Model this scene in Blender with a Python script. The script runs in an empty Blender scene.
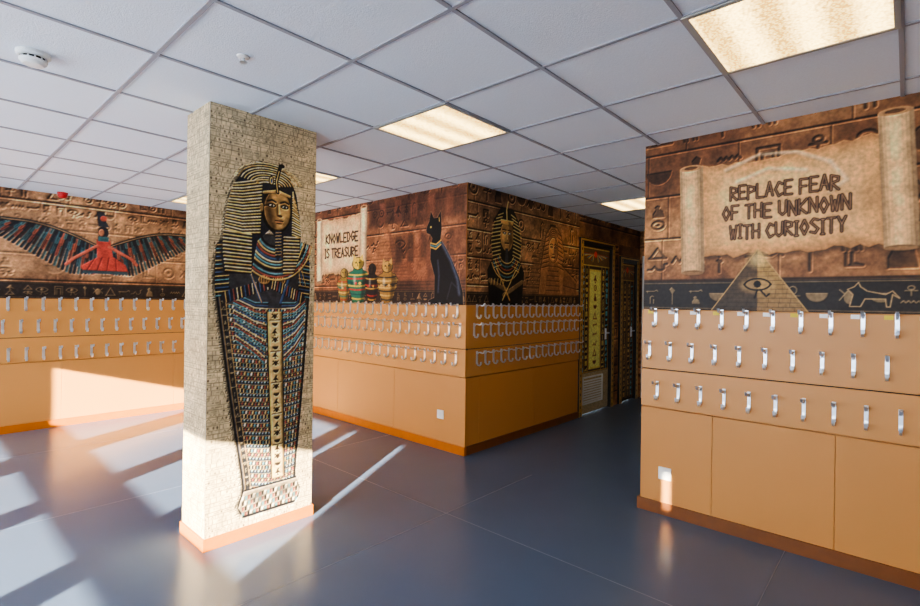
import bpy, math, random
import numpy as np
from mathutils import Matrix, Vector
random.seed(7)
scene = bpy.context.scene
scene.view_settings.view_transform = 'AgX'
try: scene.view_settings.look = 'AgX - Medium High Contrast'
except Exception: pass
scene.view_settings.exposure = 0.72

# ------------------------------------------------------------------ dims
H = 2.71
XW, XB, XE = -3.5, 3.70, 8.0      # window wall, block / right wall face, corridor end
YS, YN = -3.0, 7.37               # south wall, north (left) wall
YC0, YC1 = 1.47, 3.256            # corridor
T, TY = 0.66, 0.672               # ceiling tile
MB = 1.49                         # bottom of the murals

def lin(c):
    c = np.asarray(c, float) / 255.0
    return np.where(c <= 0.04045, c / 12.92, ((c + 0.055) / 1.055) ** 2.4)

# ------------------------------------------------------------------ materials
def mat(name, rgb, rough=0.5, metal=0.0, noise=0.0, nscale=20.0, bump=0.0, bscale=60.0, spec=0.5):
    m = bpy.data.materials.new(name); m.use_nodes = True
    nt = m.node_tree; b = nt.nodes['Principled BSDF']
    c = [float(x) for x in lin(rgb)]
    b.inputs['Roughness'].default_value = rough
    b.inputs['Metallic'].default_value = metal
    b.inputs['Specular IOR Level'].default_value = spec
    tc = nt.nodes.new('ShaderNodeTexCoord')
    n = nt.nodes.new('ShaderNodeTexNoise'); n.inputs['Scale'].default_value = nscale; n.inputs['Detail'].default_value = 5
    nt.links.new(tc.outputs['Object'], n.inputs['Vector'])
    mx = nt.nodes.new('ShaderNodeMix'); mx.data_type = 'RGBA'
    mx.inputs[6].default_value = [x * (1 - noise) for x in c] + [1]
    mx.inputs[7].default_value = [min(1, x * (1 + noise)) for x in c] + [1]
    nt.links.new(n.outputs['Fac'], mx.inputs[0]); nt.links.new(mx.outputs[2], b.inputs['Base Color'])
    if bump > 0:
        n2 = nt.nodes.new('ShaderNodeTexNoise'); n2.inputs['Scale'].default_value = bscale; n2.inputs['Detail'].default_value = 4
        nt.links.new(tc.outputs['Object'], n2.inputs['Vector'])
        bp = nt.nodes.new('ShaderNodeBump'); bp.inputs['Strength'].default_value = bump; bp.inputs['Distance'].default_value = 0.01
        nt.links.new(n2.outputs['Fac'], bp.inputs['Height']); nt.links.new(bp.outputs['Normal'], b.inputs['Normal'])
    return m

M_tan = mat('tan_laminate', (203, 142, 76), 0.42, noise=0.05, nscale=2.5)
M_tan2 = mat('tan_wall_panel', (199, 138, 73), 0.5, noise=0.05, nscale=2.0)
M_base = mat('wood_baseboard', (122, 72, 34), 0.4, noise=0.2, nscale=14)
M_base_sunlit = mat('wood_baseboard_sunlit', (188, 104, 14), 0.4, noise=0.15, nscale=14)  # baseboard wood with the orange of the sunlight put into its colour
M_wallpl = mat('plaster_wall', (215, 212, 204), 0.8, noise=0.03)
M_tile = mat('ceiling_tile', (234, 240, 248), 0.85, noise=0.05, nscale=90, bump=0.25, bscale=160)
M_tbar = mat('ceiling_tbar', (160, 160, 168), 0.5)
M_white = mat('white_plastic', (235, 235, 232), 0.35)
M_grey = mat('grey_plastic', (168, 166, 160), 0.4)
M_dark = mat('dark_gap', (48, 38, 32), 0.6)
M_black = mat('black_frame', (34, 30, 28), 0.4)
M_steel = mat('hook_steel', (222, 224, 228), 0.28, metal=0.8)
M_red = mat('red_plastic', (190, 30, 28), 0.35)
M_gold = mat('gold_trim', (196, 150, 76), 0.4, metal=0.2)
M_winfr = mat('window_frame', (225, 226, 228), 0.4)
M_yel = mat('label_yellow', (225, 200, 60), 0.6)

def floor_mat():
    m = mat('blue_grey_vinyl', (86, 103, 130), 0.3, noise=0.05, nscale=3.0)
    nt = m.node_tree; b = nt.nodes['Principled BSDF']
    tc = nt.nodes['Texture Coordinate']
    sp = nt.nodes.new('ShaderNodeTexNoise'); sp.inputs['Scale'].default_value = 260; sp.inputs['Detail'].default_value = 2
    nt.links.new(tc.outputs['Object'], sp.inputs['Vector'])
    old = b.inputs['Base Color'].links[0].from_socket
    mr0 = nt.nodes.new('ShaderNodeMapRange'); mr0.inputs[3].default_value = 0.8; mr0.inputs[4].default_value = 1.2
    nt.links.new(sp.outputs['Fac'], mr0.inputs[0])
    vm = nt.nodes.new('ShaderNodeVectorMath'); vm.operation = 'SCALE'
    nt.links.new(old, vm.inputs[0]); nt.links.new(mr0.outputs[0], vm.inputs['Scale'])
    nt.links.new(vm.outputs[0], b.inputs['Base Color'])
    r = nt.nodes.new('ShaderNodeTexNoise'); r.inputs['Scale'].default_value = 1.2; r.inputs['Detail'].default_value = 2
    nt.links.new(tc.outputs['Object'], r.inputs['Vector'])
    mr = nt.nodes.new('ShaderNodeMapRange'); mr.inputs[3].default_value = 0.22; mr.inputs[4].default_value = 0.29
    nt.links.new(r.outputs['Fac'], mr.inputs[0]); nt.links.new(mr.outputs[0], b.inputs['Roughness'])
    return m
M_floor = floor_mat()
M_seam = mat('vinyl_weld', (98, 114, 140), 0.35)

def light_mat():
    m = bpy.data.materials.new('prismatic_diffuser'); m.use_nodes = True
    nt = m.node_tree; nt.nodes.clear()
    o = nt.nodes.new('ShaderNodeOutputMaterial'); e = nt.nodes.new('ShaderNodeEmission')
    tc = nt.nodes.new('ShaderNodeTexCoord')
    w = nt.nodes.new('ShaderNodeTexWave'); w.wave_type = 'BANDS'; w.bands_direction = 'Y'
    w.inputs['Scale'].default_value = 1.5
    v = nt.nodes.new('ShaderNodeTexVoronoi'); v.inputs['Scale'].default_value = 90
    nt.links.new(tc.outputs['Object'], w.inputs['Vector']); nt.links.new(tc.outputs['Object'], v.inputs['Vector'])
    cr = nt.nodes.new('ShaderNodeMix'); cr.data_type = 'RGBA'
    cr.inputs[6].default_value = (0.26, 0.150, 0.038, 1); cr.inputs[7].default_value = (1.0, 0.72, 0.28, 1)
    ad = nt.nodes.new('ShaderNodeMath'); ad.operation = 'MULTIPLY_ADD'; ad.inputs[1].default_value = -0.8
    nt.links.new(v.outputs['Distance'], ad.inputs[0])
    mr = nt.nodes.new('ShaderNodeMapRange'); mr.inputs[3].default_value = 0.5; mr.inputs[4].default_value = 1.1
    nt.links.new(w.outputs['Fac'], mr.inputs[0]); nt.links.new(mr.outputs[0], ad.inputs[2])
    nt.links.new(ad.outputs[0], cr.inputs[0]); nt.links.new(cr.outputs[2], e.inputs['Color'])
    e.inputs['Strength'].default_value = LSTR
    nt.links.new(e.outputs[0], o.inputs[0])
    return m
LSTR = 4.6
M_light = light_mat()

def paint_mat(name, rough=0.5):
    m = bpy.data.materials.new(name); m.use_nodes = True
    nt = m.node_tree; b = nt.nodes['Principled BSDF']
    a = nt.nodes.new('ShaderNodeAttribute'); a.attribute_name = 'Col'
    tc = nt.nodes.new('ShaderNodeTexCoord')
    n = nt.nodes.new('ShaderNodeTexNoise'); n.inputs['Scale'].default_value = 45; n.inputs['Detail'].default_value = 6
    nt.links.new(tc.outputs['Object'], n.inputs['Vector'])
    mr = nt.nodes.new('ShaderNodeMapRange'); mr.inputs[1].default_value = .3; mr.inputs[2].default_value = .7
    mr.inputs[3].default_value = 0.76; mr.inputs[4].default_value = 1.22
    nt.links.new(n.outputs['Fac'], mr.inputs[0])
    vm = nt.nodes.new('ShaderNodeVectorMath'); vm.operation = 'SCALE'
    nt.links.new(a.outputs['Color'], vm.inputs[0]); nt.links.new(mr.outputs[0], vm.inputs['Scale'])
    nt.links.new(vm.outputs[0], b.inputs['Base Color'])
    b.inputs['Roughness'].default_value = rough
    b.inputs['Specular IOR Level'].default_value = 0.3
    return m
M_paint = paint_mat('printed_mural', 0.5)

# ------------------------------------------------------------------ geometry helpers
def link(o, parent=None):
    scene.collection.objects.link(o)
    if parent is not None: o.parent = parent
    return o
def empty(name):
    e = bpy.data.objects.new(name, None); e.empty_display_size = 0.1
    scene.collection.objects.link(e); return e
def mesh_obj(name, verts, faces, m, parent=None, smooth=False):
    me = bpy.data.meshes.new(name); me.from_pydata([tuple(v) for v in verts], [], [tuple(f) for f in faces]); me.update()
    if m: me.materials.append(m)
    if smooth:
        for p in me.polygons: p.use_smooth = True
    return link(bpy.data.objects.new(name, me), parent)
BF = [(0,3,2,1),(4,5,6,7),(0,1,5,4),(1,2,6,5),(2,3,7,6),(3,0,4,7)]
def bverts(x0,x1,y0,y1,z0,z1):
    return [(x0,y0,z0),(x1,y0,z0),(x1,y1,z0),(x0,y1,z0),(x0,y0,z1),(x1,y0,z1),(x1,y1,z1),(x0,y1,z1)]
def boxes(name, lst, m, parent=None, bevel=0):
    V, F = [], []
    for b in lst:
        k = len(V); V += bverts(*b); F += [tuple(i + k for i in f) for f in BF]
    o = mesh_obj(name, V, F, m, parent)
    if bevel:
        md = o.modifiers.new('bev', 'BEVEL'); md.width = bevel; md.segments = 2
    return o
def box(name, x0,x1,y0,y1,z0,z1, m, parent=None, bevel=0):
    return boxes(name, [(x0,x1,y0,y1,z0,z1)], m, parent, bevel)
def lathe(name, prof, cx, cy, cz, m, parent=None, n=32):
    V, F = [], []
    for r, z in prof:
        for i in range(n):
            a = 2*math.pi*i/n; V.append((cx+r*math.cos(a), cy+r*math.sin(a), cz+z))
    for j in range(len(prof)-1):
        for i in range(n):
            F.append((j*n+i, j*n+(i+1)%n, (j+1)*n+(i+1)%n, (j+1)*n+i))
    F.append(tuple(range(n))[::-1]); F.append(tuple((len(prof)-1)*n+i for i in range(n)))
    return mesh_obj(name, V, F, m, parent)

# ------------------------------------------------------------------ painting canvas (procedural colour attribute)
def fbm(ny, nx, cell, seed, octv=4):
    r = np.random.RandomState(seed); out = np.zeros((ny, nx)); amp = 1; tot = 0
    for o in range(octv):
        c = max(cell / (2 ** o), 1.5)
        gy, gx = int(ny / c) + 3, int(nx / c) + 3
        g = r.rand(gy, gx)
        y = np.arange(ny) / c; x = np.arange(nx) / c
        yi = y.astype(int); xi = x.astype(int); fy = y - yi; fx = x - xi
        fy = fy*fy*(3-2*fy); fx = fx*fx*(3-2*fx); fy = fy[:, None]; fx = fx[None, :]
        a = g[np.ix_(yi, xi)]; b = g[np.ix_(yi, xi+1)]; cc = g[np.ix_(yi+1, xi)]; d = g[np.ix_(yi+1, xi+1)]
        out += amp * ((a*(1-fx)+b*fx)*(1-fy) + (cc*(1-fx)+d*fx)*fy); tot += amp; amp *= .55
    return out / tot

class Canvas:
    def __init__(s, w, v0, v1, res, base=(128,128,128)):
        s.w, s.v0, s.v1 = w, v0, v1
        s.nx = int(round(w/res))+1; s.ny = int(round((v1-v0)/res))+1
        s.u = np.linspace(0, w, s.nx); s.v = np.linspace(v0, v1, s.ny)
        s.du = s.u[1]; s.dv = s.v[1]-s.v[0]; s.res = res
        s.col = np.ones((s.ny, s.nx, 3)) * np.array(base, float)
        s.hg = np.zeros((s.ny, s.nx))
    def sub(s, u0, u1, v0, v1):
        i0 = max(0, int((u0)/s.du)-1); i1 = min(s.nx, int(u1/s.du)+3)
        j0 = max(0, int((v0-s.v0)/s.dv)-1); j1 = min(s.ny, int((v1-s.v0)/s.dv)+3)
        if i0 >= i1 or j0 >= j1: return None
        return j0, j1, i0, i1
    def blend(s, b, al, color, a):
        j0, j1, i0, i1 = b
        if isinstance(color, (int, float)):
            s.hg[j0:j1, i0:i1] = np.maximum(s.hg[j0:j1, i0:i1], al*color)
        else:
            al = (al*a)[..., None]
            s.col[j0:j1, i0:i1] = s.col[j0:j1, i0:i1]*(1-al) + np.array(color, float)*al
    def stroke(s, pts, w, color, a=1.0, closed=False, soft=None):
        pts = list(pts)
        if closed: pts = pts + [pts[0]]
        P = np.array(pts, float); h = w/2; e = soft or s.res*0.6; m = h+e
        b = s.sub(P[:,0].min()-m, P[:,0].max()+m, P[:,1].min()-m, P[:,1].max()+m)
        if b is None: return
        U = s.u[None, b[2]:b[3]]; V = s.v[b[0]:b[1], None]; D = None
        for k in range(len(P)-1):
            ax, ay = P[k]; dx, dy = P[k+1]-P[k]; L = dx*dx+dy*dy+1e-12
            t = np.clip(((U-ax)*dx+(V-ay)*dy)/L, 0, 1)
            d = (U-ax-t*dx)**2+(V-ay-t*dy)**2
            D = d if D is None else np.minimum(D, d)
        al = np.clip((h+e-np.sqrt(D))/(2*e), 0, 1)
        s.blend(b, al, color, a)
    def fill(s, pts, color, a=1.0, soft=None):
        P = np.array(pts, float); e = soft or s.res*0.6
        b = s.sub(P[:,0].min()-e, P[:,0].max()+e, P[:,1].min()-e, P[:,1].max()+e)
        if b is None: return
        U = s.u[None, b[2]:b[3]]; V = s.v[b[0]:b[1], None]
        ins = np.zeros((b[1]-b[0], b[3]-b[2]), bool); D = np.full(ins.shape, 1e9)
        n = len(P)
        for k in range(n):
            ax, ay = P[k]; bx, by = P[(k+1) % n]; dx, dy = bx-ax, by-ay
            c = ((ay > V) != (by > V))
            xi = ax + (V-ay)*dx/(dy if abs(dy) > 1e-12 else 1e-12)
            ins ^= (c & (U < xi))
            t = np.clip(((U-ax)*dx+(V-ay)*dy)/(dx*dx+dy*dy+1e-12), 0, 1)
            D = np.minimum(D, (U-ax-t*dx)**2+(V-ay-t*dy)**2)
        D = np.sqrt(D)*np.where(ins, 1, -1)
        s.blend(b, np.clip(D/(2*e)+.5, 0, 1), color, a)
    def ell(s, cx, cy, rx, ry, color, a=1.0, soft=None, rot=0):
        n = 22; ca, sa = math.cos(rot), math.sin(rot)
        pts = [(cx+rx*math.cos(t)*ca-ry*math.sin(t)*sa, cy+rx*math.cos(t)*sa+ry*math.sin(t)*ca) for t in [2*math.pi*i/n for i in range(n)]]
        s.fill(pts, color, a, soft)
    def rect(s, u0, u1, v0, v1, color, a=1.0, soft=None):
        s.fill([(u0,v0),(u1,v0),(u1,v1),(u0,v1)], color, a, soft)
    def relief(s, k=0.5, dark=0.45):
        h = s.hg; p = np.pad(h, 1, mode='edge')
        h2 = (p[:-2,1:-1]+p[2:,1:-1]+p[1:-1,:-2]+p[1:-1,2:]+2*h)/6
        gy, gx = np.gradient(h2)
        sh = (gy*1.0 - gx*0.7)*k
        s.col *= (1 + np.clip(sh, -.6, .7))[..., None]
        s.col *= (1 - dark*h2)[..., None]
        s.hg[:] = 0
    def age(s, seed, amt=.3, emb=1.0, sat=1.0, gain=1.0, mask=None, cell=.07, off=0):
        old = s.col.copy()
        L = s.col.mean(-1, keepdims=True)
        cl = L + (s.col-L)*sat
        l = L[..., 0]; p = np.pad(l, 1, mode='edge'); l2 = (p[:-2,1:-1]+p[2:,1:-1]+p[1:-1,:-2]+p[1:-1,2:]+2*l)/6
        gy, gx = np.gradient(l2)
        sh = np.clip((-gy+gx*.7)/60*emb, -.45, .5)
        n = fbm(s.ny, s.nx, cell/s.res, seed, 5)
        n2 = fbm(s.ny, s.nx, .4/s.res, seed+4, 4)
        f = (1+sh)*(1-amt+2*amt*n)*(1-amt*.8+1.6*amt*n2)*gain
        cl = cl*f[..., None]+off
        if mask is not None: cl = old*(1-mask[..., None])+cl*mask[..., None]
        s.col = cl
    def mesh(s, name, origin, ud, m, parent=None, gain=1.0):
        o = np.array(origin, float); ud = np.array(ud, float)
        UU, VV = np.meshgrid(s.u, s.v)
        co = o[None,None,:] + UU[...,None]*ud[None,None,:] + VV[...,None]*np.array([0,0,1.0])
        nv = s.nx*s.ny; me = bpy.data.meshes.new(name)
        me.vertices.add(nv); me.vertices.foreach_set('co', co.reshape(-1))
        ix = np.arange(nv).reshape(s.ny, s.nx)
        q = np.stack([ix[:-1,:-1], ix[:-1,1:], ix[1:,1:], ix[1:,:-1]], -1).reshape(-1, 4)
        nf = len(q); me.loops.add(nf*4); me.loops.foreach_set('vertex_index', q.reshape(-1).astype(np.int32))
        me.polygons.add(nf); me.polygons.foreach_set('loop_start', (np.arange(nf)*4).astype(np.int32))
        me.update(calc_edges=True)
        at = me.color_attributes.new('Col', 'FLOAT_COLOR', 'POINT')
        rgba = np.ones((nv, 4)); rgba[:, :3] = np.minimum(.86, lin(np.clip(s.col.reshape(-1, 3), 2, 250))*gain)
        at.data.foreach_set('color', rgba.reshape(-1).astype(np.float32))
        me.materials.append(m)
        return link(bpy.data.objects.new(name, me), parent)

def arc(cx, cy, rx, ry, a0, a1, n=10):
    return [(cx+rx*math.cos(math.radians(a0+(a1-a0)*i/n)), cy+ry*math.sin(math.radians(a0+(a1-a0)*i/n))) for i in range(n+1)]
GLY = [
 [('s', arc(.5,.78,.17,.2,-90,270)), ('s',[(.5,.58),(.5,0)]), ('s',[(.2,.5),(.8,.5)])],
 [('s',[(.5,0),(.5,.6)]), ('f',[(.5,.55),(.33,.85),(.45,1),(.66,.8)])],
 [('f',[(.05,.3),(.3,.62),(.4,.85),(.52,.97),(.7,.9),(.58,.74),(.7,.5),(.98,.12),(.6,.3),(.3,.25)]), ('s',[(.45,.28),(.45,0),(.6,0)])],
 [('s',[(0,.4),(.12,.6),(.25,.4),(.37,.6),(.5,.4),(.62,.6),(.75,.4),(.87,.6),(1,.4)])],
 [('s',[(0,.3),(.2,.3),(.35,.55),(.5,.3),(.7,.25),(.85,.4),(.85,.7),(1,.75)])],
 [('s', arc(.5,.5,.32,.32,0,360,14)), ('f', arc(.5,.5,.1,.1,0,360,6))],
 [('s', arc(.5,.5,.45,.28,10,170)), ('s', arc(.5,.62,.45,.28,190,350)), ('f', arc(.5,.57,.13,.14,0,360,8)), ('s',[(.5,.35),(.42,.05)]), ('s',[(.6,.35),(.8,.1),(.9,.2)])],
 [('f', arc(.5,.65,.45,.45,180,360))],
 [('s',[(0,.5),(.7,.5),(.9,.65),(1,.5)]), ('s',[(.1,.5),(.1,.3)])],
 [('s',[(.3,1),(.3,.2),(.85,.2)]), ('s',[(.5,1),(.5,.35),(.85,.2)])],
 [('s',[(.1,.1),(.5,.9),(.9,.1)]), ('s',[(.05,.1),(.95,.1)])],
 [('f',[(.2,0),(.2,.3),(.35,.65),(.3,.85),(.45,1),(.6,.9),(.55,.7),(.75,.5),(.85,0)])],
 [('f', arc(.5,.45,.25,.35,0,360,12)), ('s',[(.1,.8),(.3,.6),(.1,.3)]), ('s',[(.9,.8),(.7,.6),(.9,.3)])],
 [('s',[(.2,.1),(.2,.9),(.8,.9),(.8,.1)]), ('s',[(.35,.1),(.35,.7),(.65,.7),(.65,.1)])],
 [('s',[(.35,0),(.35,.8),(.5,1),(.65,.9)]), ('s',[(.65,0),(.65,.5)])],
]
def glyph(c, k, u, v, sz, color, lw, a=1.0, sx=1.0):
    for kind, pts in GLY[k % len(GLY)]:
        P = [(u+(x-.5)*sz*sx, v+(y-.5)*sz) for x, y in pts]
        if kind == 's': c.stroke(P, lw, color, a)
        else: c.fill(P, color, a)
def glyph_row(c, u0, u1, v, sz, color, lw, a=1.0, gap=1.15, seed=None, prob=1.0):
    r = random.Random(seed if seed is not None else random.random()); u = u0+sz/2
    while u < u1-sz*.4:
        if r.random() < prob:
            g = r.randrange(len(GLY))
            if r.random() < .25:
                glyph(c, g, u, v+sz*.25, sz*.45, color, lw, a, 1.5); glyph(c, r.randrange(len(GLY)), u, v-sz*.25, sz*.45, color, lw, a, 1.5)
            else: glyph(c, g, u, v, sz, color, lw, a)
        u += sz*gap*r.uniform(.85, 1.15)

FONT = {
 'A':[[(0,0),(.5,1),(1,0)],[(.2,.35),(.8,.35)]], 'B':[[(0,0),(0,1),(.8,.8),(0,.5),(.9,.25),(0,0)]],
 'C':[[(1,.85),(.5,1),(0,.5),(.5,0),(1,.15)]], 'D':[[(0,0),(0,1),(.6,.95),(1,.5),(.6,.05),(0,0)]],
 'E':[[(1,1),(0,1),(0,0),(1,0)],[(0,.5),(.8,.5)]], 'F':[[(1,1),(0,1),(0,0)],[(0,.5),(.8,.5)]],
 'G':[[(1,.85),(.5,1),(0,.5),(.5,0),(1,.2),(1,.45),(.6,.45)]], 'H':[[(0,0),(0,1)],[(1,0),(1,1)],[(0,.5),(1,.5)]],
 'I':[[(.5,0),(.5,1)],[(.2,1),(.8,1)],[(.2,0),(.8,0)]], 'K':[[(0,0),(0,1)],[(1,1),(0,.45),(1,0)]],
 'L':[[(0,1),(0,0),(1,0)]], 'N':[[(0,0),(0,1),(1,0),(1,1)]], 'O':[[(.5,0),(0,.5),(.5,1),(1,.5),(.5,0)]],
 'P':[[(0,0),(0,1),(.95,.85),(.95,.6),(0,.45)]], 'R':[[(0,0),(0,1),(.95,.85),(.9,.6),(0,.48),(1,0)]],
 'S':[[(1,.9),(.4,1),(0,.75),(1,.3),(.6,0),(0,.1)]], 'T':[[(0,1),(1,1)],[(.5,1),(.5,0)]],
 'U':[[(0,1),(.05,.2),(.5,0),(.95,.2),(1,1)]], 'W':[[(0,1),(.25,0),(.5,.7),(.75,0),(1,1)]],
 'Y':[[(0,1),(.5,.5),(1,1)],[(.5,.5),(.5,0)]],
}
def text(c, s, u0, u1, v, hh, color, lw, inline=None, slope=0.0):
    units = sum(0.55 if ch == ' ' else (0.62 if ch == 'I' else 1.0) for ch in s)
    p = (u1-u0)/units; u = u0
    for i, ch in enumerate(s):
        if ch == ' ': u += .55*p; continue
        wd = (.62 if ch == 'I' else 1.0)*p
        dv = 0.005*math.sin(i*2.1)+slope*(u-u0)
        S = [[(u+wd*.12+x*wd*.72, v+dv+(y-.5)*hh) for x, y in st] for st in FONT[ch]]
        for st in S: c.stroke(st, lw, color)
        if inline:
            for st in S: c.stroke(st, lw*.3, inline, .75)
        u += wd

def stone(c, base, dark, seed, gly=True, course=.30, k=1.3, contrast=1.0):
    n = fbm(c.ny, c.nx, .5/c.res, seed, 5); n = np.clip((n-.5)*2.4*contrast+.5, 0, 1)[..., None]
    c.col[:] = np.array(dark)*(1-n)+np.array(base)*n
    n2 = fbm(c.ny, c.nx, .06/c.res, seed+9, 4)[..., None]; c.col *= .7+.6*n2
    r = random.Random(seed); v = c.v0+.2
    rows = []
    while v < c.v1:
        c.stroke([(0, v), (c.w, v+.004)], .012, .9)
        rows.append(v); u = r.random()*.3
        while u < c.w:
            c.stroke([(u, v), (u, v+course)], .008, .55); u += r.uniform(.45, .95)
        v += course
    if gly:
        for v in rows:
            if r.random() < .6:
                glyph_row(c, 0, c.w, v+course*.5, course*.66, .8, .017, seed=seed+int(v*100), prob=.9)
            else:
                glyph_row(c, 0, c.w, v+course*.3, course*.36, .8, .011, seed=seed+int(v*100), prob=.9)
                glyph_row(c, 0, c.w, v+course*.72, course*.36, .8, .011, seed=seed+3+int(v*100), prob=.9)
    c.relief(k, .5)
def band(c, v0, v1, seed, col=(34,31,30), g=(134,112,82)):
    c.rect(0, c.w, v0, v1, col, .93)
    c.stroke([(0, v1-.012), (c.w, v1-.012)], .006, g, .7); c.stroke([(0, v0+.012), (c.w, v0+.012)], .006, g, .7)
    glyph_row(c, 0, c.w, (v0+v1)/2, (v1-v0)*.62, g, .007, .85, seed=seed)

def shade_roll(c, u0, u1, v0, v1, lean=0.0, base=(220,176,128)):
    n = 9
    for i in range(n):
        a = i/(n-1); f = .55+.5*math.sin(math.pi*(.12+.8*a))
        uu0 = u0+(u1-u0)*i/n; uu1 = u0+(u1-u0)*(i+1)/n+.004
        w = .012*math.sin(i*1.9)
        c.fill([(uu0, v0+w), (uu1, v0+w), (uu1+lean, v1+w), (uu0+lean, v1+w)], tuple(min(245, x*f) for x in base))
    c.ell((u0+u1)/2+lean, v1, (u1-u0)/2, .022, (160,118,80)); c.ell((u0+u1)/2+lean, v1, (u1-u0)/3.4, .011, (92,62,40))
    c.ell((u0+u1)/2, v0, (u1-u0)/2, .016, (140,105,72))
def scroll(c, u0, u1, v0, v1, roll, seed, slope=0.0, right=None):
    r = random.Random(seed); pts = []
    n = 26
    for i in range(n+1):
        a = i/n; pts.append((u0+roll*.6+(u1-u0-roll*1.2)*a, v0+.05+r.uniform(-.018,.014)+slope*a))
    for i in range(n+1):
        a = 1-i/n; pts.append((u0+roll*.6+(u1-u0-roll*1.2)*a, v1-.05+r.uniform(-.012,.015)+slope*a-.03*math.sin(math.pi*a)))
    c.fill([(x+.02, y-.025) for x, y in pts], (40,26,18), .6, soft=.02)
    c.fill(pts, (168,118,76))
    cu = sum(p[0] for p in pts)/len(pts); cv = sum(p[1] for p in pts)/len(pts)
    for k, colr in ((.95,(198,148,98)), (.86,(214,166,114)), (.7,(220,174,124))):
        c.fill([(cu+(x-cu)*k, cv+(y-cv)*k) for x, y in pts], colr, .7, soft=.03)
    shade_roll(c, u0, u0+roll, v0-.05, v1-.05, lean=-.02)
    a, b, l = right or (v0+slope, v1+slope+.02, .01)
    shade_roll(c, u1-roll, u1, a, b, lean=l)

# =============================================================== ROOM SHELL
box('floor', XW-.1, XE+.2, YS-.1, YN+.1, -.1, 0, M_floor)
boxes('floor_weld_seams', [(XW,XB,y-.002,y+.002,0,.0006) for y in (-1.35,.55,2.45,4.35,6.25)] + [(x-.002,x+.002,YS,YN,0,.0005) for x in (-1.1,2.6)], M_seam)
box('ceiling', XW-.1, XE+.2, YS-.1, YN+.1, H, H+.1, M_tile)
box('wall_north', XW-.1, XB+.1, YN, YN+.1, 0, H, M_tan2)
box('wall_south', XW-.1, XB+.1, YS-.1, YS, 0, H, M_wallpl)
box('wall_partition_west', XB, XB+.1, YC1, YN, 0, H, M_tan2)
boxes('wall_partition_south', [(XB+.1, 6.0, YC1, YC1+.1, 0, H), (6.97, 7.25, YC1, YC1+.1, 0, H), (7.87, XE+.1, YC1, YC1+.1, 0, H),
      (6.0, 6.97, YC1, YC1+.1, 2.36, H), (7.25, 7.87, YC1, YC1+.1, 2.2, H)], M_tan2)
box('wall_east', XB, XB+.1, YS, YC0, 0, H, M_tan2)
box('wall_corridor_south', XB+.1, XE+.1, YC0-.1, YC0, 0, H, M_wallpl)
box('wall_corridor_end', XE, XE+.1, YC0, YC1, 0, H, M_wallpl)

wins = [(-2.62,-2.54,2.16,2.44), (.09,1.07,.7,2.1), (1.28,2.27,.7,2.1), (2.49,3.49,.7,2.1), (3.89,4.89,.7,2.1), (5.1,6.1,.7,2.1), (6.25,7.2,.7,2.1)]  # first entry: unseen slit added to throw the sun spot on the east wall
L = []; y = YS
for a, b, z0, z1 in wins:
    L += [(XW-.1, XW, y, a, 0, H), (XW-.1, XW, a, b, 0, z0), (XW-.1, XW, a, b, z1, H)]; y = b
L.append((XW-.1, XW, y, YN, 0, H))
boxes('wall_west', L, M_wallpl)
for i, (a, b, z0, z1) in enumerate(wins):
    t = .03 if i else .006
    fr = [(XW-.08, XW-.03, a, a+t, z0, z1), (XW-.08, XW-.03, b-t, b, z0, z1), (XW-.08, XW-.03, a, b, z0, z0+t), (XW-.08, XW-.03, a, b, z1-t, z1)]
    if i > 0: fr.append((XW-.08, XW-.03, a, b, 1.24, 1.40))
    boxes('window_%d' % (i+1), fr, M_winfr)  # the first of these frames the added sun slit

bars = []; w = .010; X0 = 2.11; Y0 = 2.045
x = X0 - 8*T
while x < XE:
    if x > XW: bars.append((x-w, x+w, YS, YN, H-.006, H))
    x += T
yy = Y0 - 7*TY
while yy < YN:
    if yy > YS: bars.append((XW, XE, yy-w, yy+w, H-.0065, H-.0005))
    yy += TY
boxes('ceiling_grid', bars, M_tbar)
def panel(ix, iy):
    x0 = X0+ix*T; y0 = Y0+iy*TY; e = empty('ceiling_light_panel')
    a = .022
    boxes('frame', [(x0,x0+T,y0,y0+a,H-.012,H+.002),(x0,x0+T,y0+TY-a,y0+TY,H-.012,H+.002),(x0,x0+a,y0+a,y0+TY-a,H-.012,H+.002),(x0+T-a,x0+T,y0+a,y0+TY-a,H-.012,H+.002)], M_grey, e)
    mesh_obj('diffuser', [(x0+a,y0+a,H-.008),(x0+a,y0+TY-a,H-.008),(x0+T-a,y0+TY-a,H-.008),(x0+T-a,y0+a,H-.008)], [(0,1,2,3)], M_light, e)
for ix, iy in ((0,0),(0,-3),(0,3),(0,6),(5,0),(-4,0),(-4,-3),(-4,3),(-4,6),(-7,0),(-7,3),(0,-6),(-4,-6)):
    panel(ix, iy)

bb = .085
box('baseboard_north', XW, XB-.036, YN-.034, YN-.0, 0, bb, M_base_sunlit)
box('baseboard_partition_west', XB-.034, XB, YC1-.034, YN-.036, 0, bb, M_base_sunlit)
box('baseboard_partition_south', XB, 5.95, YC1-.034, YC1, 0, bb, M_base)
box('baseboard_east', XB-.034, XB, YS, YC0+.02, 0, bb, M_base)
box('baseboard_corridor', XB, XE, YC0, YC0+.02, 0, bb, M_base)

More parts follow.
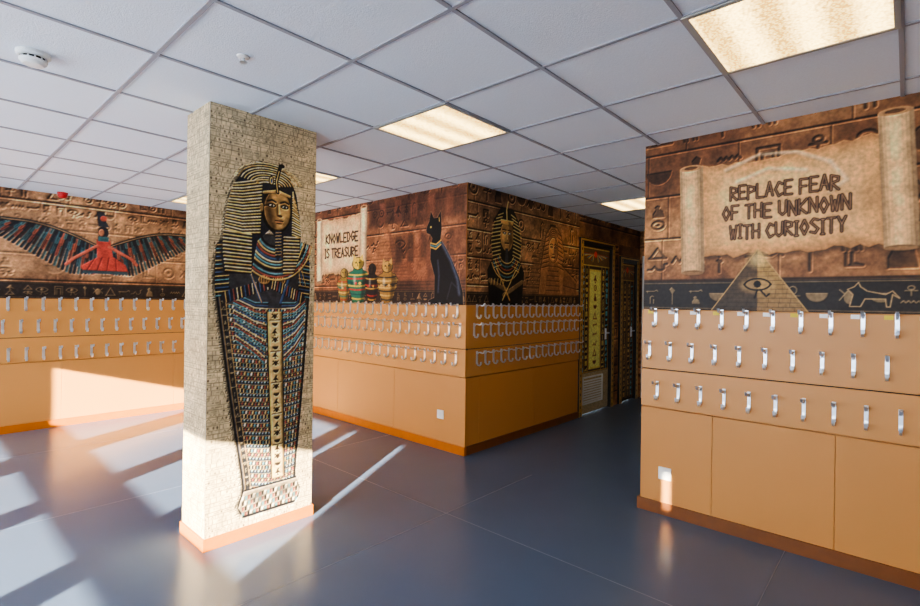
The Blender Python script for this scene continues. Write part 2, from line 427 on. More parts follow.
# =============================================================== COAT HOOK RACKS
def hook_template(sc, wd):
    V, F = [], []
    def addbox(o0,o1,s0,s1,z0,z1):
        k = len(V)
        for p in bverts(o0,o1,s0,s1,z0,z1): V.append(p)
        for f in BF: F.append(tuple(i+k for i in f))
    addbox(0, .004, -.0085*wd, .0085*wd, -.05, .06)
    def strap(path, hw, th):
        k = len(V); n = len(path)
        for i, (o, z) in enumerate(path):
            a = path[max(0,i-1)]; b = path[min(n-1,i+1)]; dx, dz = b[0]-a[0], b[1]-a[1]; l = math.hypot(dx,dz); nx, nz = -dz/l*th, dx/l*th
            V.extend([(o+nx,-hw,z+nz),(o+nx,hw,z+nz),(o-nx,hw,z-nz),(o-nx,-hw,z-nz)])
        for i in range(n-1):
            for j in range(4):
                F.append((k+i*4+j, k+i*4+(j+1)%4, k+(i+1)*4+(j+1)%4, k+(i+1)*4+j))
        F.append((k,k+1,k+2,k+3)); F.append((k+(n-1)*4+3,k+(n-1)*4+2,k+(n-1)*4+1,k+(n-1)*4))
    up = [(.002,.03),(.014,.047),(.035,.052),(.06,.045),(.08,.05),(.088,.068)]
    lo = [(.002,-.02),(.004,-.042),(.014,-.060),(.032,-.063),(.045,-.050),(.048,-.030)]
    strap(up, .006*wd, .0035*wd); strap(lo, .006*wd, .0035*wd)
    return np.array(V)*sc, F
TPL = {'near': hook_template(1.08, 1.05), 'far': hook_template(1.18, 1.25)}
def hooks(name, places, parent, kind):
    HV, HF = TPL[kind]
    V, F = [], []
    for (x,y,z,od,sd) in places:
        k = len(V)
        P = np.array([x,y,z]) + HV[:,0:1]*np.array([od[0],od[1],0]) + HV[:,1:2]*np.array([sd[0],sd[1],0]) + HV[:,2:3]*np.array([0,0,1])
        V += P.tolist(); F += [tuple(i+k for i in f) for f in HF]
    return mesh_obj(name, V, F, M_steel, parent)
TH = .03
def rack(axis, pos, a, b, out, rows, off, seams=(), step=.135, kind='far'):
    e = empty('coat_hook_rack')
    def bx(n, p0, p1, z0, z1, t, m, bev=.003):
        lo, hi = sorted((pos+out*.0005, pos+out*t))
        if axis == 'x': return box(n, p0, p1, lo, hi, z0, z1, m, e, bev)
        return box(n, lo, hi, p0, p1, z0, z1, m, e, bev)
    bx('upper_board', a, b, 1.055, MB, TH, M_tan); bx('lower_board', a, b, .775, 1.048, TH, M_tan)
    bx('shadow_gap', a, b, 1.04, 1.06, .02, M_dark, 0)
    s = sorted([a]+[q for q in seams]+[b])
    for i in range(len(s)-1):
        bx('base_panel_%d' % (i+1), s[i]+(.001 if i else 0), s[i+1]-(.001 if i < len(s)-2 else 0), bb, .765, .022, M_tan2, .002)
    pl = []
    for z, o in zip(rows, off):
        p = b-.06-o
        while p > a+.04:
            if axis == 'x': pl.append((p, pos+out*TH, z, (0,out), (1,0)))
            else: pl.append((pos+out*TH, p, z, (out,0), (0,1)))
            p -= step
    hooks('hooks', pl, e, kind)
    return e
rack('y', XB, YS+.02, YC0, -1, (1.43,1.19,.90), (.04,.0,.06), (-1.72,-1.04,-.37,.306,.979), .148, 'near')
rack('y', XB, YC1-.03, YN-.04, -1, (1.43,1.24,.955), (.03,.07,.02), (4.3,5.4,6.5), .15)
rack('x', YC1, XB, 5.95, -1, (1.43,1.24,.955), (.03,.07,.02), (3.9,4.9))
rack('x', YN, XW+.02, XB-.04, -1, (1.43,1.18,.87), (.03,.07,.02), (-2.4,-1.2,0,1.2,2.4), .15)

e = empty('hook_name_labels')
lab = []; laby = []
p = YC0-.10; i = 0
while p > -1.2:
    z = 1.478
    (lab if i % 3 else laby).append((XB-TH-.0015, XB-TH, p+.016, p+.056, z-.02, z+.004))
    p -= .148; i += 1
boxes('white_labels', lab, M_white, e); boxes('yellow_labels', laby, M_yel, e)

# =============================================================== MURALS
DK = (50,32,24)
# --- east wall (near right)
c = Canvas(YC0+1.5, MB, H, .004)
stone(c, (166,120,80), (98,64,42), 11, course=.31, k=1.8)
band(c, MB, 1.69, 3)
c.stroke([(0,1.70),(c.w,1.70)], .012, (60,42,30), .8)
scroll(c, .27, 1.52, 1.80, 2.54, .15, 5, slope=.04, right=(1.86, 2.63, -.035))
for P in ([(.55,2.44),(.75,2.51),(.95,2.49),(1.12,2.40)], [(.62,2.35),(.8,2.41),(1.0,2.37)], [(1.12,2.40),(1.2,2.28),(1.12,2.22)]):
    c.stroke(P, .022, (240,214,176), .5, soft=.008)
c.age(31, .16, .7, 1.12)
text(c, 'REPLACE FEAR', .575, 1.17, 2.275, .088, DK, .0185, (160,118,82))
text(c, 'OF THE UNKNOWN', .53, 1.225, 2.145, .088, DK, .0185, (160,118,82))
text(c, 'WITH CURIOSITY', .575, 1.205, 2.015, .088, DK, .0185, (160,118,82))
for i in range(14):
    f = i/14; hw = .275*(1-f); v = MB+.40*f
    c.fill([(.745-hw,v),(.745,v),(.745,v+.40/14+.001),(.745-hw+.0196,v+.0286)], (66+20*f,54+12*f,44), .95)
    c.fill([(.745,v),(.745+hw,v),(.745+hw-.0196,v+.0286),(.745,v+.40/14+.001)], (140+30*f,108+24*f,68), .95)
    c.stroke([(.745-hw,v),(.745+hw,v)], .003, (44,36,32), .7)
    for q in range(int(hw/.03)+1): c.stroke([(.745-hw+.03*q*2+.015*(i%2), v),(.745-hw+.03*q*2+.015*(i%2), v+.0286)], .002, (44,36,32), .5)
c.ell(.745, 1.83, .05, .045, (240,206,136), .6, soft=.03)
c.ell(.745, 1.66, .10, .05, (190,150,92), .6, soft=.02)
glyph(c, 6, .745, 1.655, .17, (24,19,17), .010)
c.stroke([(.47,MB),(.745,1.895),(1.02,MB)], .006, (186,148,90))
J = [(1.22,1.53),(1.235,1.60),(1.21,1.63),(1.24,1.645),(1.26,1.67),(1.27,1.645),(1.30,1.62),(1.38,1.60),(1.41,1.62),(1.44,1.58),(1.41,1.60),(1.40,1.53),(1.385,1.53),(1.38,1.575),(1.29,1.575),(1.27,1.53)]
c.fill(J, (34,31,30)); c.stroke(J, .006, (176,142,98), closed=True)
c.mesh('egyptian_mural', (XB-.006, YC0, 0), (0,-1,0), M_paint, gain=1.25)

# --- partition west (scroll, jars, cat)
c = Canvas(YN-YC1, MB, H, .0055)
stone(c, (160,102,64), (78,46,31), 23, course=.30, k=1.7)
c.rect(2.55, 4.12, 2.38, 2.69, (52,32,26), .8, soft=.05)
for i in range(5): c.rect(2.75+i*.27, 2.86+i*.27, 2.42, 2.66, (112,64,44), .7, soft=.02)
glyph_row(c, 2.6, 3.6, 2.54, .12, (30,20,18), .012, .7, seed=9)
c.fill([(2.35,1.75),(2.9,2.36),(3.35,1.75)], (158,98,60), .7, soft=.02); c.fill([(2.9,2.36),(3.35,1.75),(3.05,1.75)], (86,52,38), .7, soft=.015)
c.fill([(2.95,1.7),(3.45,2.30),(4.0,1.7)], (140,80,52), .75, soft=.02); c.fill([(3.45,2.30),(4.0,1.7),(3.6,1.7)], (72,42,32), .7, soft=.015)
for i in range(16):
    v = 1.74+.038*i; c.stroke([(2.35+.034*i,v),(3.35-.028*i,v)], .004, (56,32,24), .5)
c.rect(2.9, 4.12, 1.49, 1.74, (66,42,32), .85, soft=.03)
for v in np.arange(1.52,1.74,.035): c.stroke([(2.9,v),(4.12,v)], .006, (34,22,18), .8)
for k in range(5): c.rect(3.05+k*.2, 3.15+k*.2, 1.95, 2.25, (46,28,22), .55, soft=.02)
c.fill([(3.45,1.5),(3.42,2.6),(4.12,2.7),(4.12,1.5)],(150,88,56),.3,soft=.1)
band(c, MB, 1.64, 8, (40,30,27), (120,90,58))
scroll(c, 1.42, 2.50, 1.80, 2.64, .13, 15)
c.age(41, .22, 1.1, .92, 1.0)
text(c, 'KNOWLEDGE', 1.62, 2.34, 2.32, .115, DK, .022)
text(c, 'IS TREASURE', 1.60, 2.34, 2.13, .115, DK, .022)
def jar(u, w, v0, h, body, bands_, head, ears=True):
    prof = [(.22,0),(.26,.04),(.24,.08),(.36,.28),(.46,.45),(.47,.56),(.38,.66),(.22,.70),(.2,.74)]
    P = [(u-w*a, v0+h*b) for a, b in prof]+[(u+w*a, v0+h*b) for a, b in prof[::-1]]
    c.stroke(P, .012, (20,14,12), .8, closed=True); c.fill(P, body)
    def hwp(f): return float(np.interp(f, [b for _,b in prof], [a for a,_ in prof]))
    for k, f in enumerate((.1,.2,.3,.38,.46,.54,.62)):
        hw_ = w*hwp(f); c.stroke([(u-hw_*q, v0+h*f-.012*(1-q*q)) for q in np.linspace(-1,1,9)], h*.035, bands_[k % len(bands_)], .9)
    for k in range(4): c.ell(u-w*.27+k*w*.18, v0+h*.42, w*.06, h*.03, bands_[(k+1)%len(bands_)])
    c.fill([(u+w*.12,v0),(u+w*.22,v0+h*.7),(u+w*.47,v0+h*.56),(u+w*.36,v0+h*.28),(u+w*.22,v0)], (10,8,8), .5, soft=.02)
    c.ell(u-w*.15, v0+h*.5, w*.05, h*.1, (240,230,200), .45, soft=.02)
    c.ell(u, v0+h*.85, w*.27, h*.14, (18,14,12)); c.ell(u, v0+h*.85, w*.24, h*.125, head)
    c.fill([(u+w*.03,v0+h*.72),(u+w*.24,v0+h*.78),(u+w*.24,v0+h*.92),(u+w*.06,v0+h*.97)], (14,10,8), .5, soft=.012)
    if ears:
        c.fill([(u-w*.24,v0+h*.88),(u-w*.2,v0+h*1.05),(u-w*.06,v0+h*.95)], head); c.fill([(u+w*.24,v0+h*.88),(u+w*.2,v0+h*1.05),(u+w*.06,v0+h*.95)], head)
    c.ell(u-w*.09, v0+h*.87, w*.035, h*.018, (12,10,10)); c.ell(u+w*.07, v0+h*.87, w*.035, h*.018, (12,10,10))
    c.stroke([(u-w*.02,v0+h*.86),(u-w*.02,v0+h*.80)], .010, (60,40,26))
jar(2.05, .30, MB, .44, (120,96,44), ((150,44,34),(36,86,80),(200,160,80)), (150,120,60), False)
jar(2.34, .46, MB, .57, (34,88,68), ((200,160,56),(20,60,54),(170,44,34)), (190,156,62))
jar(2.62, .28, MB, .48, (32,27,26), ((170,126,54),(150,40,32),(24,22,22)), (34,31,30), False)
jar(2.90, .38, MB, .50, (132,96,46), ((36,31,28),(186,146,74)), (168,128,64))
K = [(0,.79),(.015,.84),(.04,.88),(.06,.985),(.10,.91),(.15,.91),(.19,.975),(.20,.86),(.205,.78),(.19,.68),(.26,.59),(.35,.44),(.43,.28),(.48,.12),(.485,0),(.04,0),(.05,.045),(.12,.07),(.12,.3),(.06,.48),(.065,.62),(.085,.70),(.05,.745),(.01,.76)]
cat = [(3.54+x*1.12, MB+y) for x, y in K]
c.stroke(cat, .012, (150,116,84), .6, closed=True); c.fill(cat, (10,11,15))
c.stroke([(3.78,2.12),(3.90,1.95),(4.0,1.75),(4.03,1.6)], .03, (84,96,124), .7, soft=.018)
c.stroke([(3.72,1.95),(3.74,1.8),(3.73,1.62)], .018, (66,76,98), .7, soft=.012)
c.stroke([(3.86,1.55),(3.92,1.72),(4.0,1.66)], .012, (44,48,60), .8, soft=.008)
for i, cl in enumerate(((196,150,64),(60,110,120),(196,150,64))): c.stroke([(3.61,2.14-i*.022),(3.69,2.12-i*.024),(3.76,2.16-i*.022)], .014, cl)
c.ell(3.61, 2.31, .013, .011, (210,170,80)); c.stroke([(3.73,2.40),(3.735,2.36)], .008, (210,170,80))
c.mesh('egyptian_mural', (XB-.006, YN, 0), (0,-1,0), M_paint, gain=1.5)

# --- partition south (pharaoh, sphinx)
c = Canvas(2.26, MB, H, .005)
stone(c, (150,106,72), (72,48,34), 37, course=.28, k=2.0)
band(c, MB, 1.62, 18, (36,29,26), (126,96,62))
def pharaoh(c, u, v0, s, dk=(24,22,22), gd=(176,136,78)):
    c.fill([(u-.27*s,v0),(u-.31*s,v0+.34*s),(u-.2*s,v0+.5*s),(u+.2*s,v0+.5*s),(u+.31*s,v0+.34*s),(u+.27*s,v0)], dk)
    c.fill([(u-.2*s,v0+.38*s),(u-.25*s,v0+.60*s),(u-.2*s,v0+.86*s),(u-.1*s,v0+.98*s),(u+.1*s,v0+.98*s),(u+.2*s,v0+.86*s),(u+.25*s,v0+.60*s),(u+.2*s,v0+.38*s)], dk)
    for i in range(15):
        f = i/14; v = v0+(.40+.52*f)*s; hw = (.2+.05*math.sin(f*3.0))*s
        if f > .8: hw *= 1-(f-.8)*1.4
        c.stroke([(u-hw,v-.03*s),(u-hw*.45,v)], .013*s, gd); c.stroke([(u+hw,v-.03*s),(u+hw*.45,v)], .013*s, gd)
    c.ell(u, v0+.70*s, .11*s, .16*s, (150,110,66)); c.fill([(u-.11*s,v0+.86*s),(u+.11*s,v0+.86*s),(u+.1*s,v0+.81*s),(u-.1*s,v0+.81*s)], gd)
    c.fill([(u+.03*s,v0+.84*s),(u+.1*s,v0+.8*s),(u+.1*s,v0+.64*s),(u+.04*s,v0+.56*s)], (54,38,26), .6, soft=.015)
    c.ell(u-.045*s, v0+.68*s, .03*s, .05*s, (200,156,96), .6, soft=.015)
    for q in (-1,1):
        c.ell(u+q*.042*s, v0+.725*s, .026*s, .013*s, (14,12,12)); c.ell(u+q*.042*s, v0+.725*s, .016*s, .007*s, (210,198,170))
        c.stroke([(u+q*.015*s,v0+.755*s),(u+q*.075*s,v0+.755*s)], .008*s, (16,12,12))
    c.stroke([(u,v0+.74*s),(u+.006*s,v0+.665*s)], .012*s, (196,152,92)); c.stroke([(u-.03*s,v0+.625*s),(u+.03*s,v0+.625*s)], .012*s, (50,30,22))
    c.fill([(u-.022*s,v0+.57*s),(u+.022*s,v0+.57*s),(u+.03*s,v0+.36*s),(u-.03*s,v0+.36*s)], (44,44,48))
    for k in range(6):
        cl = (gd,(50,96,104),(140,60,42),gd,(50,96,104),gd)[k]
        c.stroke(arc(u, v0+.54*s, (.13+.027*k)*s, (.12+.035*k)*s, 205, 335), .013*s, cl, .9)
    c.stroke([(u-.27*s,v0+.24*s),(u+.04*s,v0+.14*s)], .05*s, (96,74,50)); c.stroke([(u+.27*s,v0+.24*s),(u-.04*s,v0+.10*s)], .05*s, (108,84,56))
    for k in range(5): c.stroke([(u-.25*s+.05*k*s,v0+.2*s),(u-.24*s+.05*k*s,v0+.26*s)], .01, gd)
    c.stroke([(u-.06*s,v0+.05*s),(u+.16*s,v0+.36*s),(u+.21*s,v0+.34*s)], .018*s, gd)
    c.stroke([(u+.06*s,v0+.05*s),(u-.16*s,v0+.36*s)], .018*s, gd)
    c.stroke([(u,v0+.84*s),(u-.01*s,v0+.96*s),(u+.015*s,v0+1.04*s)], .022*s, gd)
pharaoh(c, .66, MB, 1.08)
c.fill([(1.0,1.62),(1.46,2.48),(2.05,1.62)], (118,84,58), .7, soft=.02); c.fill([(1.46,2.48),(2.05,1.62),(1.66,1.62)], (66,46,36), .65, soft=.02)
for i in range(18): c.stroke([(1.0+.0245*i,1.64+.046*i),(2.05-.031*i,1.64+.046*i)], .005, (52,36,28), .6)
SP = (136,94,62)
c.stroke([(1.3,1.62),(1.34,1.92),(1.40,2.16),(1.46,2.36),(1.56,2.45),(1.70,2.45),(1.80,2.36),(1.88,2.14),(1.84,1.98),(2.0,1.9),(2.2,1.8)], .02, (40,27,21), .8)
c.fill([(1.3,1.62),(1.34,1.92),(1.40,2.16),(1.46,2.36),(1.56,2.45),(1.70,2.45),(1.80,2.36),(1.88,2.14),(1.84,1.98),(2.0,1.9),(2.2,1.8),(2.22,1.62)], SP, .92, soft=.008)
for i in range(9):
    v = 1.94+.052*i; c.stroke([(1.36+.012*i,v),(1.51,v+.03)], .012, (74,48,34), .85); c.stroke([(1.73,v+.03),(1.87-.008*i,v)], .012, (58,38,28), .85)
for i in range(4): c.stroke(arc(1.62, 2.30, .11-.02*i, .13-.025*i, 20, 160), .009, (74,48,34), .8)
c.ell(1.62, 2.17, .115, .165, (66,44,32)); c.ell(1.615, 2.17, .105, .155, (164,116,76)); c.fill([(1.66,2.31),(1.72,2.2),(1.7,2.06),(1.64,2.02)], (84,56,40), .75, soft=.015)
for q in (1.575,1.665):
    c.ell(q, 2.205, .027, .013, (34,22,18)); c.ell(q, 2.205, .014, .005, (150,110,76)); c.stroke([(q-.032,2.232),(q,2.242),(q+.03,2.232)], .009, (50,32,24))
c.stroke([(1.62,2.21),(1.612,2.13)], .014, (190,138,92)); c.stroke([(1.635,2.2),(1.642,2.13)], .010, (70,44,32)); c.stroke([(1.60,2.118),(1.645,2.118)], .009, (50,32,24))
c.stroke([(1.578,2.078),(1.66,2.078)], .012, (56,32,24)); c.stroke([(1.59,2.055),(1.65,2.055)], .006, (180,128,84))
c.fill([(1.52,2.03),(1.72,2.03),(1.8,1.62),(1.44,1.62)], (112,76,52), .8, soft=.012)
for i in range(6): c.stroke([(1.46+.01*i,1.67+.06*i),(1.78-.01*i,1.67+.06*i)], .010, (62,42,30), .7)
c.fill([(1.84,1.62),(1.86,1.84),(2.02,1.88),(2.2,1.76),(2.2,1.62)], (104,70,48), .8, soft=.01); c.stroke([(1.86,1.74),(2.2,1.70)], .009, (52,34,26), .8)
c.age(47, .24, 1.4, .92, 1.0)
c.mesh('egyptian_mural', (XB, YC1-.006, 0), (1,0,0), M_paint, gain=1.8)
def full_print(u0, u1, v0, v1, seed):
    c = Canvas(u1-u0, v0, v1, .008); stone(c, (140,98,64), (64,42,30), seed, course=.26, k=1.8)
    c.mesh('egyptian_mural', (u0, YC1-.006, 0), (1,0,0), M_paint, gain=1.9)
full_print(5.96, 7.99, 2.42, H, 51); full_print(7.03, 7.19, 0.0, 2.42, 53); full_print(7.19, 7.99, 2.26, 2.42, 54)
c = Canvas(YC1-YC0, 0, H, .012); stone(c, (140,98,64), (64,42,30), 61, course=.28)
c.mesh('egyptian_mural', (XE-.006, YC1, 0), (0,-1,0), M_paint, gain=1.9)

# --- doors
def door(name, x0, x1, zt, seed, gold=False):
    e = empty(name)
    boxes('frame', [(x0-.04,x0+.05,YC1-.03,YC1+.1,0,zt+.05),(x1-.05,x1+.04,YC1-.03,YC1+.1,0,zt+.05),(x0+.05,x1-.05,YC1-.03,YC1+.1,zt-.04,zt+.05)], M_black, e, .004)
    if gold:
        boxes('frame_gold_inlay', [(x0-.030,x0-.008,YC1-.033,YC1-.029,0,zt+.035),(x0+.02,x0+.042,YC1-.033,YC1-.029,0,zt+.0),(x1+.008,x1+.030,YC1-.033,YC1-.029,0,zt+.035),(x1-.042,x1-.02,YC1-.033,YC1-.029,0,zt),
              (x0-.01,x1+.01,YC1-.033,YC1-.029,zt+.012,zt+.035)]
              +[(q,q+.022,YC1-.033,YC1-.029,z,z+.05) for z in np.arange(.06,zt-.05,.085) for q in (x0-.004,x1-.018)], M_gold, e)
    box('leaf', x0+.05, x1-.05, YC1+.02, YC1+.07, .006, zt-.04, M_black, e)
    w = x1-x0-.1; c = Canvas(w, .01, zt-.045, .007, (44,37,33))
    r = random.Random(seed)
    g = (216,172,96); g2 = (176,136,76)
    c.rect(0, w, zt-.30, zt-.05, (92,70,46))
    for q in (-1,1):
        for k in range(9): c.stroke([(w/2+q*.05,zt-.14),(w/2+q*(.08+.04*k),zt-.25+.012*k)], .012, (g,(60,120,124),(140,60,40))[k%3])
    c.ell(w/2, zt-.15, .045, .045, (190,60,40))
    c.stroke([(0,zt-.31),(w,zt-.31)], .014, g); c.stroke([(0,zt-.07),(w,zt-.07)], .012, g)
    for u in (.02,.13,.24,w-.24,w-.13,w-.02):
        if 0 < u < w: c.stroke([(u,.05),(u,zt-.32)], .012, g2)
    for v in np.arange(.1, zt-.36, .085):
        for u, cl in ((.075,(90,170,190)),(w-.075,(90,170,190)),(.185,g),(w-.185,g)):
            glyph(c, r.randrange(15), u, v, .07, cl, .013)
    if w > .6:
        c.rect(.26, w-.26, .60, zt-.36, g); c.rect(.285, w-.285, .63, zt-.39, (226,190,112))
        for v in np.arange(.70, zt-.42, .13):
            glyph(c, r.randrange(15), w/2, v, .11, (84,54,30), .013)
        c.rect(.0, w, .01, .56, (150,134,104)); c.stroke([(0,.57),(w,.57)], .012, g2)
    else:
        n = fbm(c.ny, c.nx, 20, 3)[..., None]; c.col = c.col*.75+np.array((104,66,40))*n*.6
    c.mesh('printed_face', (x0+.05, YC1+.018, 0), (1,0,0), M_paint, e, gain=1.8)
    if w > .6:
        sl = [(x0+.16,x0+w*.82,YC1+.006,YC1+.016,.16+k*.035,.18+k*.035) for k in range(9)]
        boxes('vent_grille', sl+[(x0+.14,x0+.16,YC1+.004,YC1+.018,.14,.5),(x0+w*.82,x0+w*.82+.02,YC1+.004,YC1+.018,.14,.5),(x0+.14,x0+w*.82+.02,YC1+.004,YC1+.018,.49,.51),(x0+.14,x0+w*.82+.02,YC1+.004,YC1+.018,.13,.15)], M_white, e)
    boxes('handle', [(x1-.17,x1-.13,YC1+.006,YC1+.02,1.0,1.16),(x1-.16,x1-.145,YC1-.04,YC1+.01,1.09,1.105),(x1-.26,x1-.145,YC1-.045,YC1-.032,1.088,1.107)], M_steel, e, .003)
door('door_1', 6.0, 6.97, 2.36, 4, True)
door('door_2', 7.25, 7.87, 2.2, 6, True)
e = empty('door_3')
boxes('frame', [(XE-.04,XE-.007,3.12,3.20,0,2.3),(XE-.04,XE-.007,2.1,2.18,0,2.3),(XE-.04,XE-.007,2.18,3.12,2.22,2.3)], M_white, e, .004)
box('leaf', XE-.03, XE-.008, 2.18, 3.12, 0.005, 2.22, M_grey, e)
boxes('handle', [(XE-.07,XE-.03,2.27,2.285,1.09,1.105),(XE-.075,XE-.062,2.27,2.39,1.088,1.107)], M_steel, e)

# --- north wall (winged goddess)
c = Canvas(XB-XW, MB, H, .0075)
stone(c, (170,120,80), (92,60,40), 71, course=.30, k=1.8)
band(c, MB, 1.68, 77, (36,31,29), (132,104,70))
uc = 1.59-XW
c.rect(uc-1.15, uc+1.15, 1.75, 2.5, (176,132,92), .5, soft=.05)
for q in (-1, 1):
    top = lambda t: (uc+q*(.07+.86*t), 2.14+.20*math.sin(min(1,t*1.15)*1.7)+.03*t)
    for layer, (ln, n, cols) in enumerate(((.50,30,((34,46,52),(56,84,84),(26,32,40))), (.36,26,((124,56,42),(42,70,76),(50,36,32))), (.2,24,((42,80,84),(28,34,42),(144,72,50))), (.09,22,((30,32,38),(60,94,94),(30,32,38))))):
        for i in range(n):
            t = i/(n-1); x0, y0 = top(t)
            ang = math.radians(-82+70*t**1.3); l = ln*(.95-.25*t)
            x1, y1 = x0+q*math.cos(ang)*l*.55, y0+math.sin(ang)*l
            y1 = max(y1, 1.80)
            c.stroke([(x0,y0),(x1,y1)], .028, cols[i%3], .96)
            c.stroke([(x0,y0),(x1,y1)], .005, (20,18,20), .6)
    c.stroke([top(i/12) for i in range(13)], .035, (34,38,42)); c.stroke([top(i/12) for i in range(13)], .010, (150,112,70))
R = (164,58,46)
c.fill([(uc-.07,2.22),(uc+.07,2.22),(uc+.10,2.02),(uc+.24,1.92),(uc+.27,1.83),(uc-.2,1.83),(uc-.22,1.89),(uc-.06,2.0)], R)
c.stroke([(uc-.06,2.14),(uc-.28,1.98),(uc-.36,1.9)], .035, (168,78,58)); c.stroke([(uc+.06,2.14),(uc+.3,2.0),(uc+.36,1.93)], .035, (168,78,58))
for k in range(4): c.stroke([(uc-.16+.1*k,1.84),(uc-.08+.07*k,2.0)], .01, (80,26,24), .8)
c.fill([(uc-.20,1.84),(uc+.26,1.84),(uc+.26,1.80),(uc-.20,1.80)], (44,60,66))
c.ell(uc, 2.31, .055, .075, (36,34,38)); c.ell(uc-.02, 2.305, .03, .045, (166,98,64)); c.rect(uc-.055,uc+.055,2.20,2.26,(44,80,84))
c.fill([(uc-.05,2.38),(uc-.07,2.56),(uc+.01,2.56),(uc+.03,2.44),(uc+.06,2.38)], (40,42,48)); c.ell(uc+.0, 2.48, .035, .035, (160,66,46))
c.age(49, .24, 1.0, .92, 1.0)
c.mesh('egyptian_mural', (XW, YN-.006, 0), (1,0,0), M_paint, gain=1.3)

# =============================================================== PILLAR
PX0, PX1, PY0, PY1 = 1.198, 1.918, 3.123, 3.481
pil = empty('square_pillar')
box('core', PX0, PX1, PY0, PY1, 0, H, M_wallpl, pil)
boxes('baseboard', [(PX0-.012,PX1+.012,PY0-.012,PY0,0,.075),(PX0-.012,PX1+.012,PY1,PY1+.012,0,.075),(PX0-.012,PX0,PY0,PY1,0,.075),(PX1,PX1+.012,PY0,PY1,0,.075)], M_base_sunlit, pil, .002)
def cream(c, seed):
    n = fbm(c.ny, c.nx, .4/c.res, seed, 4)[..., None]; n2 = fbm(c.ny, c.nx, .05/c.res, seed+3, 4)[..., None]
    c.col[:] = (np.array((226,206,166))*n+np.array((196,174,136))*(1-n))*(.84+.32*n2)
    r = random.Random(seed); v = .02
    while v < H:
        hgt = r.choice((.022,.028,.032))
        u = 0
        while u < c.w:
            l = r.uniform(.05,.25); c.stroke([(u,v),(u+l,v)], .0036, (84,70,52), .8*r.random()+.15); u += l
        u = 0
        while u < c.w:
            q = r.random(); w_ = r.uniform(.008,.03); ink = (76,62,46); a = r.uniform(.35,.85)
            if q < .35: c.stroke([(u,v+.005),(u,v+hgt-.003)], .004, ink, a)
            elif q < .6: c.stroke([(u,v+hgt*.5),(u+w_,v+hgt*.5)], .004, ink, a)
            elif q < .8: c.stroke([(u,v+.006),(u+w_*.5,v+hgt*.75),(u+w_,v+.006)], .0035, ink, a)
            else: c.ell(u+w_*.4, v+hgt*.5, .006, hgt*.28, ink, a)
            u += w_+r.uniform(.004,.014)
        v += hgt
c = Canvas(PY1-PY0, 0, H, .005); cream(c, 5); c.mesh('west_wrap', (PX0-.002, PY1, 0), (0,-1,0), M_paint, pil)
c.mesh('east_wrap', (PX1+.002, PY0, 0), (0,1,0), M_paint, pil)
c = Canvas(PX1-PX0, 0, H, .006); cream(c, 6); c.mesh('north_wrap', (PX1, PY1+.002, 0), (-1,0,0), M_paint, pil)
c = Canvas(PX1-PX0, 0, H, .0033); cream(c, 7)
bgc = c.col.copy()
# ---- sarcophagus print
G = (186,148,88); GL = (216,184,124); TE = (80,128,136); RD = (140,68,54); BK = (24,23,28); CR = (206,192,162); BL = (54,78,114)
hw_k = [(.13,.17),(.17,.21),(.22,.215),(.30,.18),(.42,.19),(.7,.225),(1.0,.26),(1.3,.29),(1.6,.32),(1.75,.318),(1.86,.29),(1.95,.22)]
def HWf(v): return float(np.interp(v, [a for a,_ in hw_k], [b for _,b in hw_k]))
def CU(v): return .425-.07*min(1,v/1.9)
vs = np.linspace(.13, 1.95, 60)
body = [(CU(v)-HWf(v), v) for v in vs]+[(CU(v)+HWf(v), v) for v in vs][::-1]
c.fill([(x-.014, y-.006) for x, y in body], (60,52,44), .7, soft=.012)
c.fill(body, (54,54,58))
def CI(v): return CU(v)+.055
v = .30; row = 0
while v < 1.50:
    hwv = HWf(v)-.014; n = int(2*hwv/.021); kind = row % 6
    for i in range(n):
        u = CU(v)-hwv+(i+.5)*(2*hwv/n); f = (u-CI(v))/hwv; vv = v-.030*(1-min(1,f*f))
        if kind in (0,3): c.ell(u, vv, .0075, .0115, (TE,CR,RD,G)[(i+row)%4])
        elif kind in (1,4):
            c.fill([(u-.0095,vv+.011),(u+.0095,vv+.011),(u,vv-.012)], (TE,BL)[(i)%2]); c.ell(u, vv+.004, .003, .004, CR)
        elif kind == 2: c.fill([(u,vv+.011),(u+.008,vv),(u,vv-.011),(u-.008,vv)], (RD,G)[i%2])
        else: c.stroke([(u,vv-.009),(u,vv+.009)], .007, (G,TE,GL)[i%3])
    c.stroke([(CU(v)+hwv*f, v+.014-.030*(1-min(1,((CU(v)+hwv*f-CI(v))/hwv)**2))) for f in np.linspace(-1,1,15)], .0035, G, .9)
    v += .028; row += 1
for q in (-1,1):
    for i in range(20):
        t = i/19
        c.stroke([(CI(1.4)+q*(.05+.02*t),1.50-.40*t),(CI(1.3)+q*(.14),1.50-.33*t),(CI(1.3)+q*(.25-.02*t)-.03,1.56-.30*t)], .009, (TE,BL,GL,RD,TE)[i%5], .95)
for w_, cl in ((.115,BK),(.100,(176,140,80)),(.078,(208,176,116))):
    c.fill([(CI(.33)-w_/2*.85,.33),(CI(.33)+w_/2*.85,.33),(CI(1.44)+w_/2,1.44),(CI(1.44)-w_/2,1.44)], cl)
for k, vv in enumerate(np.arange(.37,1.42,.052)):
    glyph(c, (k*5+2)%15, CI(vv), vv, .044, (48,36,30), .0055)
    if k%4 == 3: c.stroke([(CI(vv)-.035,vv+.026),(CI(vv)+.035,vv+.026)], .003, (60,44,34))
for off, w_, cl in ((.030,.034,(36,35,38)),(.014,.006,(150,120,74)),(.048,.006,(150,120,74)),(.0,.010,(20,18,20))):
    c.stroke([(CU(vv)-HWf(vv)+off, vv) for vv in np.linspace(.16,1.72,40)], w_, cl, .92)
for k, vv in enumerate(np.arange(.34,1.66,.045)): glyph(c, k*7%15, CU(vv)-HWf(vv)+.031, vv, .026, (140,124,90), .004, .9)
